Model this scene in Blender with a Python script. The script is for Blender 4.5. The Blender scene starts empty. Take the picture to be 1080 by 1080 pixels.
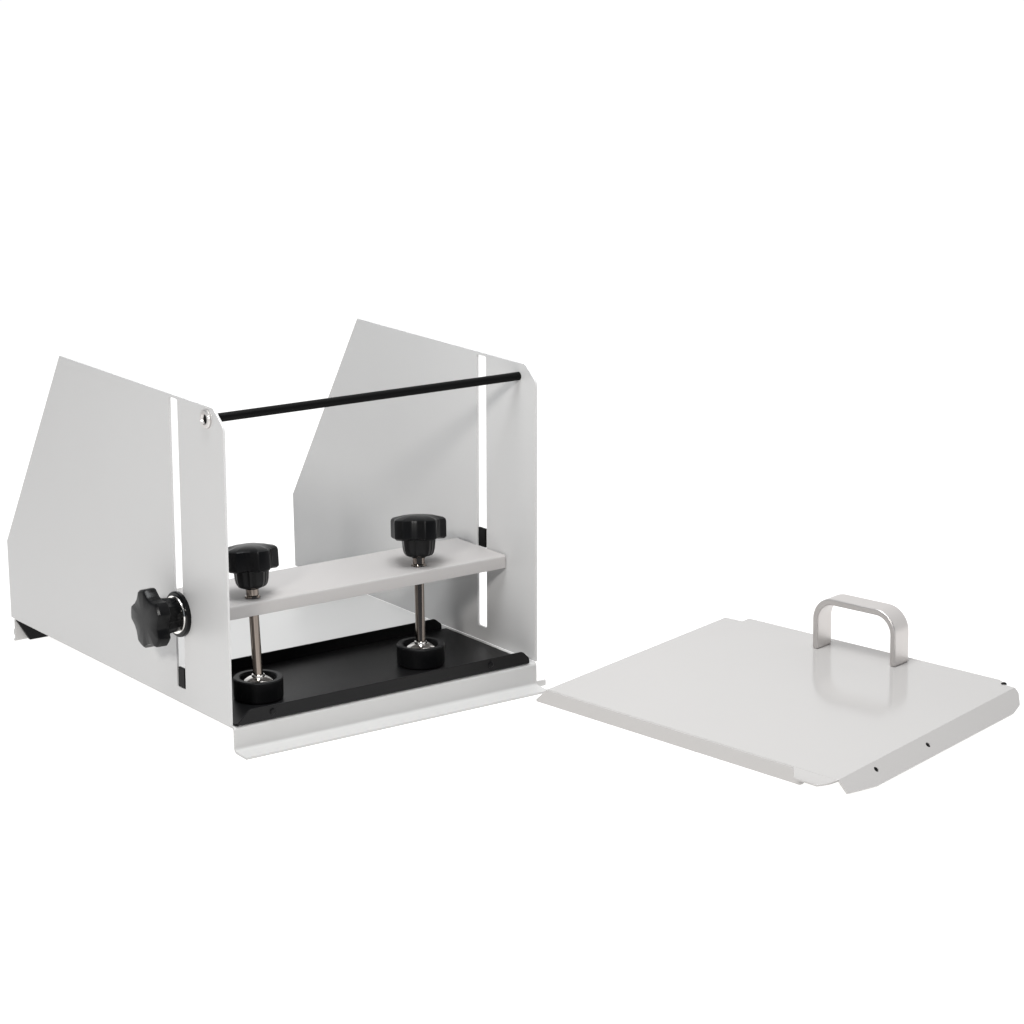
import bpy, bmesh, math
from mathutils import Vector, Matrix

MM = 0.001
col = bpy.context.scene.collection
sc = bpy.context.scene

# ------------------------------------------------------------------ materials
def mat(name, base, rough=.4, metal=0., spec=.5, coat=0., coat_r=.1, bump=0., bscale=900., tint=None, tscale=6., aniso=0.):
    m = bpy.data.materials.new(name); m.use_nodes = True
    nt = m.node_tree; b = nt.nodes['Principled BSDF']
    b.inputs['Base Color'].default_value = (*base, 1)
    b.inputs['Roughness'].default_value = rough
    b.inputs['Metallic'].default_value = metal
    b.inputs['Specular IOR Level'].default_value = spec
    b.inputs['Coat Weight'].default_value = coat
    b.inputs['Coat Roughness'].default_value = coat_r
    b.inputs['Anisotropic'].default_value = aniso
    tc = nt.nodes.new('ShaderNodeTexCoord')
    if tint:
        n = nt.nodes.new('ShaderNodeTexNoise'); n.inputs['Scale'].default_value = tscale; n.inputs['Detail'].default_value = 4
        r = nt.nodes.new('ShaderNodeValToRGB')
        r.color_ramp.elements[0].position = .35; r.color_ramp.elements[1].position = .65
        r.color_ramp.elements[0].color = (*base, 1); r.color_ramp.elements[1].color = (*tint, 1)
        nt.links.new(tc.outputs['Object'], n.inputs['Vector']); nt.links.new(n.outputs['Fac'], r.inputs['Fac'])
        nt.links.new(r.outputs['Color'], b.inputs['Base Color'])
    if bump:
        n = nt.nodes.new('ShaderNodeTexNoise'); n.inputs['Scale'].default_value = bscale; n.inputs['Detail'].default_value = 2
        bp = nt.nodes.new('ShaderNodeBump'); bp.inputs['Strength'].default_value = bump; bp.inputs['Distance'].default_value = .0002
        nt.links.new(tc.outputs['Object'], n.inputs['Vector']); nt.links.new(n.outputs['Fac'], bp.inputs['Height'])
        nt.links.new(bp.outputs['Normal'], b.inputs['Normal'])
    return m

M = {}
M['paint'] = mat('white_powder_coat', (.54, .535, .529), .34, bump=.12, bscale=700, tint=(.53, .524, .518))
M['lidpaint'] = mat('white_gloss_coat', (.428, .413, .402), .13, bump=.03, bscale=500, tint=(.421, .406, .395))
M['panpaint'] = mat('pan_powder_coat', (.485, .478, .468), .36, bump=.12, bscale=700, tint=(.475, .468, .46))
M['barpaint'] = mat('bar_coat', (.395, .378, .369), .42, bump=.2, bscale=900)
M['tray'] = mat('black_tray_coat', (.004, .004, .0045), .42, spec=.2, bump=.15, bscale=900, tint=(.006, .0055, .0055))
M['plastic'] = mat('black_plastic', (.003, .003, .0033), .3, spec=.16, bump=.1, bscale=1200)
M['rubber'] = mat('black_rubber', (.004, .004, .0044), .42, spec=.16, bump=.15, bscale=1200)
M['steel'] = mat('polished_steel', (.24, .205, .18), .09, metal=1)
M['chrome'] = mat('chrome', (.82, .80, .77), .10, metal=1)
M['alu'] = mat('satin_aluminium', (.60, .575, .56), .36, metal=.85, bump=.1, bscale=1200)
M['rod'] = mat('black_rod_finish', (.003, .003, .003), .4, spec=.07)
M['table'] = mat('glowing_white_table', (.30, .30, .30), .6, spec=.03)
_b = M['table'].node_tree.nodes['Principled BSDF']          # glow added to the tabletop so floor shadows wash out to white
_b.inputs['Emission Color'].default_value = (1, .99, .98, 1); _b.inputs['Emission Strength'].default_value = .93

# ------------------------------------------------------------------ helpers
def link(name, bm, m, parent=None, bevel=0., smooth=False, seg=2, angle=35):
    bmesh.ops.recalc_face_normals(bm, faces=bm.faces)
    me = bpy.data.meshes.new(name); bm.to_mesh(me); bm.free()
    me.materials.append(M[m]) 
    o = bpy.data.objects.new(name, me); col.objects.link(o)
    if parent: o.parent = parent
    if bevel:
        b = o.modifiers.new('bevel', 'BEVEL'); b.width = bevel * MM; b.segments = seg
        b.limit_method = 'ANGLE'; b.angle_limit = math.radians(angle); b.harden_normals = True
    if smooth or bevel:
        for p in me.polygons: p.use_smooth = True
        me.set_sharp_from_angle(angle=math.radians(32))
    return o

def fillet(pts, closed=True, n=6):
    """pts: (u, v) or (u, v, radius) -> list of (u, v) with rounded corners"""
    out = []; N = len(pts)
    for i, p in enumerate(pts):
        r = p[2] if len(p) > 2 else 0
        if not r or (not closed and i in (0, N - 1)):
            out.append((p[0], p[1])); continue
        P = Vector(p[:2]); A = Vector(pts[i - 1][:2]) - P; B = Vector(pts[(i + 1) % N][:2]) - P
        la, lb = A.length, B.length; A.normalize(); B.normalize()
        ang = A.angle(B)
        if ang > 3.13: out.append((p[0], p[1])); continue
        d = min(r / math.tan(ang / 2), la * .49, lb * .49); rr = d * math.tan(ang / 2)
        C = P + (A + B).normalized() * (rr / math.sin(ang / 2))
        s = P + A * d - C; e = P + B * d - C
        a0 = math.atan2(s.y, s.x); da = math.atan2(e.y, e.x) - a0
        while da > math.pi: da -= 2 * math.pi
        while da < -math.pi: da += 2 * math.pi
        for k in range(n + 1):
            a = a0 + da * k / n; out.append((C.x + rr * math.cos(a), C.y + rr * math.sin(a)))
    return out

def circle(cx, cy, r, n=24):
    return [(cx + r * math.cos(2 * math.pi * k / n), cy + r * math.sin(2 * math.pi * k / n)) for k in range(n)]

def slab(bm, outer, fn, w0, w1, holes=()):
    """solid between w0 and w1 over the polygon outer (with holes); fn(u, v, w) -> mm position"""
    def clean(l):
        o = []
        for q in l:
            if not o or (abs(q[0] - o[-1][0]) + abs(q[1] - o[-1][1])) > 1e-3: o.append(q)
        if (abs(o[0][0] - o[-1][0]) + abs(o[0][1] - o[-1][1])) < 1e-3: o.pop()
        return o
    loops = [clean(outer)] + [clean(h) for h in holes]
    caps = []
    for w in (w0, w1):
        vl = [[bm.verts.new(Vector(fn(u, v, w)) * MM) for u, v in l] for l in loops]
        caps.append(vl)
        if len(loops) == 1: bm.faces.new(vl[0])
        else:
            ed = [bm.edges.new((l[k], l[(k + 1) % len(l)])) for l in vl for k in range(len(l))]
            bmesh.ops.triangle_fill(bm, edges=ed, use_beauty=True)
    for A, B in zip(*caps):
        for k in range(len(A)):
            q = (k + 1) % len(A); bm.faces.new((A[k], A[q], B[q], B[k]))

def sheet_outline(pts, th):
    """closed outline of a bent sheet along the open polyline pts (2D), thickness th"""
    P = [Vector(p) for p in pts]; L = []; R = []
    for i, p in enumerate(P):
        if i == 0: t = (P[1] - P[0]).normalized(); k = 1
        elif i == len(P) - 1: t = (P[-1] - P[-2]).normalized(); k = 1
        else:
            a = (P[i] - P[i - 1]).normalized(); b = (P[i + 1] - P[i]).normalized(); t = (a + b).normalized(); k = 1 / max(.3, t.dot(a))
        nrm = Vector((-t.y, t.x)) * th / 2 * k
        L.append(tuple(p + nrm)); R.append(tuple(p - nrm))
    return L + R[::-1]

def box(bm, x0, x1, y0, y1, z0, z1):
    slab(bm, [(x0, y0), (x1, y0), (x1, y1), (x0, y1)], lambda u, v, w: (u, v, w), z0, z1)

def lathe(bm, prof, mtx, n=48):
    """prof: (r, h) list; mtx maps local mm (axis z) to world mm"""
    rings = []
    for r, h in prof:
        if r < 1e-6: rings.append([bm.verts.new((mtx @ Vector((0, 0, h))) * MM)])
        else: rings.append([bm.verts.new((mtx @ Vector((r * math.cos(2 * math.pi * k / n), r * math.sin(2 * math.pi * k / n), h))) * MM) for k in range(n)])
    for A, B in zip(rings, rings[1:]):
        for k in range(n):
            j = (k + 1) % n
            if len(A) == 1 and len(B) == 1: break
            if len(A) == 1: bm.faces.new((A[0], B[k], B[j]))
            elif len(B) == 1: bm.faces.new((A[k], A[j], B[0]))
            else: bm.faces.new((A[k], A[j], B[j], B[k]))

def frame(o, z, x=None):
    z = Vector(z).normalized(); x = Vector(x) if x else Vector((1, 0, 0)) if abs(z.x) < .9 else Vector((0, 1, 0))
    y = z.cross(x).normalized(); x = y.cross(z)
    m = Matrix((x, y, z)).transposed().to_4x4(); m.translation = Vector(o); return m

def empty(name, loc, **kw):
    o = bpy.data.objects.new(name, None); o.location = loc; o.empty_display_size = .02; col.objects.link(o)
    for k, v in kw.items(): o[k] = v
    return o

def star_profile(a, r_out, r_in, rot=0., lobes=5):
    """lobed star-grip radius at angle a: broad flat lobes, scooped valleys"""
    half = math.pi / lobes; b = abs(((a - rot + half) % (2 * half)) - half)      # 0 at a lobe centre, half in a valley
    a1 = half * .34; pv = Vector((r_in * math.cos(half), r_in * math.sin(half)))
    if b <= a1: return r_out * (.985 + .015 * math.cos(a1) / math.cos(b))        # flat lobe end
    p1 = Vector((r_out * math.cos(a1), r_out * math.sin(a1))); d = pv - p1; n = Vector((-d.y, d.x))
    r = n.dot(p1) / (n.x * math.cos(b) + n.y * math.sin(b))                       # straight flank towards the valley
    k = (b - half * .72) / (half * .28)
    return r + (.035 * r_out * k * k if k > 0 else 0)

def star(bm, mtx, levels, rot=0., n=200):
    """levels: (h, r_out, r_in) rings of a star grip; closed with centre fans"""
    rings = []
    for h, ro, ri in levels:
        rings.append([bm.verts.new((mtx @ Vector((star_profile(2 * math.pi * k / n, ro, ri, rot) * math.cos(2 * math.pi * k / n),
                      star_profile(2 * math.pi * k / n, ro, ri, rot) * math.sin(2 * math.pi * k / n), h))) * MM) for k in range(n)])
    for A, B in zip(rings, rings[1:]):
        for k in range(n): bm.faces.new((A[k], A[(k + 1) % n], B[(k + 1) % n], B[k]))
    for R, h in ((rings[0], levels[0][0]), (rings[-1], levels[-1][0])):
        c = bm.verts.new((mtx @ Vector((0, 0, h))) * MM)
        for k in range(n): bm.faces.new((R[k], R[(k + 1) % n], c))

# ------------------------------------------------------------------ the clamping press
W = 250.
press = empty('clamping_press', (0, 0, 0), category='press',
              label='white sheet metal clamping press with tall slotted side plates, black star knobs and black tray')

PLATE = fillet([(0, 18.9), (0, 221.3, 7), (12.3, 231.9, 4), (227.3, 233.5), (325.7, 77.7), (324.3, 18.9)])
SLOT = fillet([(59.2, 29.6, 1.5), (70.6, 29.6, 1.5), (70.6, 230.3, 1.5), (59.2, 230.3, 1.5)], n=3)
for x0, x1, lab in ((0, 1.6, 'side plate with a black star knob on its slot'), (W, W + 1.6, None)):
    bm = bmesh.new()
    slab(bm, PLATE, lambda u, v, w: (w, u, v), x0, x1, [SLOT])
    pl = link('side_plate', bm, 'paint', press, bevel=.3)
    if lab: pl['label'] = lab
    # black plastic slider in the slot
    z0, z1 = (29.9, 43.8) if x0 == 0 else (89.6, 103.6)
    bm = bmesh.new(); box(bm, x0 - .3 if x0 else -.2, x1 + .2, 60.3 if x0 == 0 else 60.6, 68.8 if x0 == 0 else 69.2, z0, z1)
    link('slot_plug', bm, 'rod', pl, bevel=.4)

# base pan: one bent sheet, floor plus front and rear foot flanges
prof = fillet([(-16.2, .9), (-1.2, 1.6, 3), (-.9, 18.1, 2.2), (322.6, 18.1, 2.5), (322.6, .95, 2.5), (325, .9)], closed=False, n=5)
out = sheet_outline(prof, 1.6)
bm = bmesh.new(); slab(bm, out, lambda u, v, w: (w, u, v), 1.7, W - .1)
box(bm, W - .1, 258, -2.0, -.3, .3, 4.4)                                          # small foot tab at the right end
slab(bm, [(324, 13), (335, 16), (335, 236), (324, 240)], lambda u, v, w: (v, u, w), .2, 1.7)
slab(bm, fillet([(323.6, 17.0), (323.6, .3), (333, .3, 3), (336, 4, 3)]), lambda u, v, w: (w, u, v), 6.4, 8)  # web of the rear foot
pan = link('base_pan', bm, 'panpaint', press, bevel=.25)
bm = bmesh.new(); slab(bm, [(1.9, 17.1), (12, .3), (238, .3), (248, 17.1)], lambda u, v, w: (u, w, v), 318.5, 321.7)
link('shade_strip', bm, 'rubber', pan, bevel=.3)  # dark strip put in to stand for the shade inside the rear flange

# black tray with rounded upstanding front and rear walls
tray_bm = bmesh.new()
TX0, TX1, TY0, TY1, TZ = 3.0, 244.0, -1.6, 104., 19.2
prof = fillet([(TY0 + .6, TZ + 9.6), (TY0 + .6, TZ + .7, 1.2), (TY1 - .6, TZ + .7, 1.2), (TY1 - .6, TZ + 1.2)], closed=False, n=4)
box(tray_bm, TX0, TX1, TY0 + 1.3, TY1 - 1.3, TZ, TZ + 1.3)
wall = fillet([(TX0 + .4, TZ), (TX1, TZ), (TX1 - .5, TZ + 4, 3), (TX1 - 6, TZ + 9.4, 5), (TX0 + 11, TZ + 9.4, 4)])
slab(tray_bm, wall, lambda u, v, w: (u, w, v), TY0, TY0 + 1.3)
wall2 = fillet([(TX0, TZ), (TX1 - 4, TZ), (TX1 - 4, TZ + 5, 3), (TX1 - 10, TZ + 9.8, 5), (TX0 + 6, TZ + 9.8, 4)])
slab(tray_bm, wall2, lambda u, v, w: (u, w, v), TY1 - 1.3, TY1)
tray = link('tray', tray_bm, 'tray', press, bevel=.35)
for x in (31.5, 210.):
    bm = bmesh.new(); lathe(bm, [(0, 0), (2.3, 0), (2.2, .5), (1.5, 1.0), (0, 1.1)], frame((x, TY0 + .05, TZ + 5.2), (0, -1, 0)), 20)
    link('screw', bm, 'plastic', tray, smooth=True)

# clamp bar: folded channel with open underside
BY0, BY1, BZ = 34.5, 97., 90.
bm = bmesh.new()
prof = fillet([(BY0 + .7, BZ - 9.6), (BY0 + .7, BZ - .8, 1.0), (BY1 - .7, BZ - .8, 1.0), (BY1 - .7, BZ - 9.6)], closed=False, n=4)
slab(bm, sheet_outline(prof, 1.5), lambda u, v, w: (w, u, v), 2.2, W - .8)
bar = link('clamp_bar', bm, 'barpaint', press, bevel=.25)

# two clamping spindles: star knob, threaded collar, polished rod, cup foot
def spindle(top, bot, rot, ro):
    top = Vector(top); bot = Vector(bot); ax = (top - bot).normalized()
    bm = bmesh.new(); Lr = (top - bot).length
    lathe(bm, [(0, 2), (3.4, 2), (3.4, Lr + 6), (0, Lr + 6)], frame(bot, ax), 32)
    rod = link('spindle_rod', bm, 'steel', press, smooth=True)
    bm = bmesh.new(); f = frame(top, ax, (1, 0, 0))
    star(bm, f, [(19, ro - 1.6, 11), (19.8, ro - .6, ro * .76), (20.4, ro, ro * .80), (31.3, ro, ro * .80), (32.9, ro - .5, ro * .785), (33.9, ro - 1.8, ro * .72), (35.6, ro * .55, ro * .5), (36.1, ro * .2, ro * .19)], rot)
    star(bm, f, [(6.6, 7.6, 7.0), (7.4, 9.6, 8.8), (9, 10.8, 9.8), (12, 11.6, 10.4), (19.6, 12.4, 11.2)], rot)
    lathe(bm, [(0, 5.5), (4.6, 5.5), (5.2, 7.6), (0, 7.6)], f, 32)
    link('star_knob', bm, 'plastic', rod, smooth=True)
    bm = bmesh.new(); lathe(bm, [(0, -.2), (5.4, -.2), (5.2, 1.0), (4.3, 1.4), (4.3, 5.6), (0, 5.6)], f, 32)
    link('collar', bm, 'steel', rod, smooth=True)
    f = frame(bot, (0, 0, 1))
    bm = bmesh.new(); lathe(bm, [(0, -12), (15.8, -12), (16.8, -11.2), (17, -10), (17, 2.2), (16.4, 3), (13.4, 3.0), (12.6, 2.4), (11.8, -2.5), (0, -2.5)], f, 64)
    link('cup_foot', bm, 'rubber', rod, smooth=True)
    bm = bmesh.new(); lathe(bm, [(11.2, -2.6), (11.2, -.6), (9.8, 1.2), (6, 2.9), (4.6, 3.2), (4.4, 4.6), (3.5, 5.0)], f, 48)
    link('cup_washer', bm, 'chrome', rod, smooth=True)
spindle((46.5, 46.5, 90), (45.5, 40, 32.6), .942, 19.2)
spindle((183, 47.5, 90), (178.5, 39.5, 32.6), .83, 20.)

# side star knob with washers on the left plate
c = Vector((0, 64, 82)); f = frame(c, (-1, 0, 0), (0, 1, 0))
bm = bmesh.new()
star(bm, f, [(17, 18.8, 11.5), (17.5, 20.2, 15.6), (18.2, 20.7, 16.2), (25.2, 20.6, 16.2), (26.6, 19.6, 15.6), (27.2, 17.5, 14), (27.6, 8, 7)], -.06)
star(bm, f, [(4.4, 10.8, 9.8), (6, 12, 10.8), (17.4, 13.2, 11.8)], -.06)
knob = link('locking_knob', bm, 'plastic', press, smooth=True)
bm = bmesh.new(); lathe(bm, [(0, .02), (15.4, .02), (15.6, .6), (15.6, 2.6), (15, 3.2), (0, 3.2)], f, 64)
link('clamp_disc', bm, 'plastic', knob, smooth=True)
bm = bmesh.new(); lathe(bm, [(0, 3.1), (13.0, 3.1), (13.2, 3.5), (13.0, 4.4), (0, 4.4)], f, 64)
link('washer', bm, 'chrome', knob, smooth=True)
bm = bmesh.new(); lathe(bm, [(0, 0), (4.5, 0), (4.5, -6), (0, -6)], f, 24)
link('threaded_stud', bm, 'steel', knob, smooth=True)

# black cross rod between the plate tops
bm = bmesh.new(); lathe(bm, [(0, 0), (3.0, 0), (3.0, W - 1.7), (0, W - 1.7)], frame((1.65, 19.6, 223.6), (1, 0, -.004)), 32)
rod = link('cross_rod', bm, 'rod', press, smooth=True)
f = frame((0, 20.6, 223.6), (-1, 0, 0))
bm = bmesh.new(); lathe(bm, [(0, .02), (6.4, .02), (6.4, 1.2), (5.7, 2.0), (3.9, 2.1), (3.0, .9), (2.7, .25), (0, .25)], f, 40)
link('end_screw', bm, 'alu', rod, smooth=True)
bm = bmesh.new(); lathe(bm, [(0, .3), (3.0, .3), (3.0, .9), (0, .6)], f, 6)
link('hex_socket', bm, 'rod', rod)

# ------------------------------------------------------------------ the loose cover plate
Lc = Vector((232.70, -37.34, 11.)); Nc = Vector((268.06, -298.30, 11.)); Fc = Vector((438.46, 14.19, 16.))
nn = (Nc - Lc).cross(Fc - Lc).normalized()
if nn.z < 0: nn = -nn
s1 = (Nc - Lc).normalized(); t1 = nn.cross(s1)
P = lambda s, t, w=0.: Lc + s1 * s + t1 * t + nn * w
cover = empty('cover_plate', (0, 0, 0), category='metal plate',
              label='loose white metal cover plate with a bow handle, lying flat beside the press')
HEAD = [(0, 0), (263.3, 0, 1), (234, 224.5), (226.5, 225.2), (216, 231.6), (-8.8, 221.2), (-7.6, 212.4), (-23.4, 210.9)]
bm = bmesh.new(); slab(bm, fillet(HEAD), lambda u, v, w: P(u, v, w), -1.3, 0)
# rolled corner tongue beside the near flange
def tmap(u, v, w):
    return P(u, -v - 0.03, w - .012 * v * v)
def strip(bm, u0f, u1f, vs, fn, th):
    V = []
    for v in vs:
        row = []
        for k in range(9):
            u = u0f(v) + (u1f(v) - u0f(v)) * k / 8
            row.append((bm.verts.new(Vector(fn(u, v, 0)) * MM), bm.verts.new(Vector(fn(u, v, -th)) * MM)))
        V.append(row)
    for i in range(len(V) - 1):
        for k in range(8):
            for l in (0, 1): bm.faces.new((V[i][k][l], V[i][k + 1][l], V[i + 1][k + 1][l], V[i + 1][k][l]))
    for i in range(len(V) - 1):
        for k in (0, 8): bm.faces.new((V[i][k][0], V[i + 1][k][0], V[i + 1][k][1], V[i][k][1]))
    for k in range(8):
        for i in (0, -1): bm.faces.new((V[i][k][0], V[i][k + 1][0], V[i][k + 1][1], V[i][k][1]))
strip(bm, lambda v: 226 + .9 * v, lambda v: 263 - .1 * v - .075 * max(0, v - 3) ** 2, [0, 2, 4, 6, 8, 9.5, 10.7, 11.6, 12], tmap, 1.3)
panel = link('panel', bm, 'lidpaint', cover, bevel=.3)

# near lip, bent straight down
bm = bmesh.new()
lip = fillet([(0, 0), (-9.5, 10.6), (236, 10.6, 7), (238, 1, 1), (238, 0)])
slab(bm, lip, lambda u, v, w: P(u, w - .4) + Vector((0, 0, -v - .15)), -.9, .4)
link('front_lip', bm, 'lidpaint', cover, bevel=.3)

# flared side flanges
def flange(name, A, B, outw, poly, holes=(), lab=None):
    e = (B - A).normalized(); o = (outw - e * outw.dot(e)).normalized()
    d = (o * .74 - nn * .67).normalized(); k = e.cross(d).normalized()
    if k.z < 0: k = -k
    fn = lambda u, v, w: A + e * u + d * v + k * w
    bm = bmesh.new(); slab(bm, fillet(poly), fn, -1.3, 0, [circle(x, y, 1.9, 16) for x, y in holes])
    fl = link(name, bm, 'lidpaint', cover, bevel=.3)
    if lab: fl['label'] = lab
    for x, y in holes:
        bm = bmesh.new(); lathe(bm, [(0, 0), (1.85, 0), (1.85, .8), (0, .8)], frame(fn(x, y, -1.2), k), 16)
        link('hole_shade', bm, 'rod', fl)  # black plug fills the open hole in place of the shade inside it
    return fl
Rc = P(234, 224.5)
n_len = (Rc - Nc).length
flange('side_flange', Nc, Rc, s1, [(.8, .1), (-.6, 10.2), (14, 12.6, 12), (30, 15.0, 10), (n_len - 22, 15.6, 6), (n_len - 9, 12.5, 7), (n_len - .5, 4.5, 4), (n_len, .1)],
       [(39.4, 5.2), (101.6, 6.9)], 'flared side flange with two dark screw holes')
l_len = (Fc - Lc).length
flange('side_flange', Lc, Fc, -s1, [(.3, .1), (.8, 15.2), (l_len - 8, 15.2, 6), (l_len, 5, 4), (l_len, .1)])
bm = bmesh.new(); lathe(bm, [(0, 0), (2.0, 0), (2.0, 1.3), (1.2, 1.9), (0, 2.0)], frame(P(223.5, 226.0, -1.0), nn), 20)
link('corner_screw', bm, 'rod', cover, smooth=True)

# bow handle
hs = (s1 * 71.9 + t1 * 5.3).normalized(); ht = nn.cross(hs); H0 = P(73.6, 197.5)
Hl, Hh, Ht, Hw = 72.0, 40.0, 4.6, 17.5
path = fillet([(Ht / 2, .05), (Ht / 2, Hh - Ht / 2, 15), (Hl - Ht / 2, Hh - Ht / 2, 15), (Hl - Ht / 2, .05)], closed=False, n=12)
bm = bmesh.new(); slab(bm, sheet_outline(path, Ht), lambda u, v, w: H0 + hs * u + nn * v + ht * w, 0, Hw)
link('handle', bm, 'alu', cover, bevel=1.0, seg=3)

# ------------------------------------------------------------------ table
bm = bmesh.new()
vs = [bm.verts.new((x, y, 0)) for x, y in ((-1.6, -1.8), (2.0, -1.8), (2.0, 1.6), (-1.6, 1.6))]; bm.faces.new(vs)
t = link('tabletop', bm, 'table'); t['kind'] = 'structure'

# ------------------------------------------------------------------ light
w = bpy.data.worlds.new('World'); sc.world = w; w.use_nodes = True
nt = w.node_tree; bg = nt.nodes['Background']
tc = nt.nodes.new('ShaderNodeTexCoord'); sp = nt.nodes.new('ShaderNodeSeparateXYZ'); rp = nt.nodes.new('ShaderNodeValToRGB')
# made-up world gradient: bright to the right and back for bounce, dim at left
dt = nt.nodes.new('ShaderNodeVectorMath'); dt.operation = 'DOT_PRODUCT'; dt.inputs[1].default_value = (.9, .43, 0)
nt.links.new(tc.outputs['Generated'], dt.inputs[0]); nt.links.new(dt.outputs['Value'], rp.inputs['Fac'])
rp.color_ramp.elements[0].position = -.0; rp.color_ramp.elements[0].color = (.11, .125, .145, 1)
rp.color_ramp.elements[1].position = .72; rp.color_ramp.elements[1].color = (1, 1, 1, 1)
nt.links.new(rp.outputs['Color'], bg.inputs['Color']); bg.inputs['Strength'].default_value = 1.03

def area(name, loc, target, size, power, colr=(1, 1, 1), sy=None):
    l = bpy.data.lights.new(name, 'AREA'); l.energy = power; l.color = colr; l.size = size
    if sy: l.shape = 'RECTANGLE'; l.size_y = sy
    o = bpy.data.objects.new(name, l); col.objects.link(o)
    o.location = loc; d = Vector(target) - Vector(loc); o.rotation_euler = d.to_track_quat('-Z', 'Y').to_euler()
    return o
tgt = Vector((.15, .08, .1))
d = Vector((1.25, 1.0, -.76)).normalized()
area('key_softbox', tgt - d * 2.2, tgt, .26, 22, (1, .985, .96))
area('overhead_softbox', (0, -.1, 2.2), (.2, .05, 0), 1.6, 17, (1, 1, 1))
area('added_inner_fill', (.03, -.16, .98), (.16, .1, .06), .42, 8.5, (.96, .985, 1))  # unseen lamp added to brighten the inner right plate and bar top

# ------------------------------------------------------------------ camera (fitted)
cam = bpy.data.cameras.new('camera'); co = bpy.data.objects.new('camera', cam); col.objects.link(co)
r = Vector((0.80954319, -0.58705837, -0.00151501)); u = Vector((0.1435831, 0.19549496, 0.9701369)); fw = Vector((0.56923081, 0.78558525, -0.24255328))
m = Matrix((r, u, -fw)).transposed().to_4x4(); m.translation = Vector((-.888742312, -1.54361581, .608115303)); co.matrix_world = m
cam.sensor_width = 36; cam.lens = 36 * 2970.5328 / 1080; cam.clip_start = .01; cam.clip_end = 200
sc.camera = co
sc.view_settings.view_transform = 'Standard'; sc.view_settings.look = 'None'; sc.view_settings.exposure = 0; sc.view_settings.gamma = 1
sc.view_settings.use_curve_mapping = False
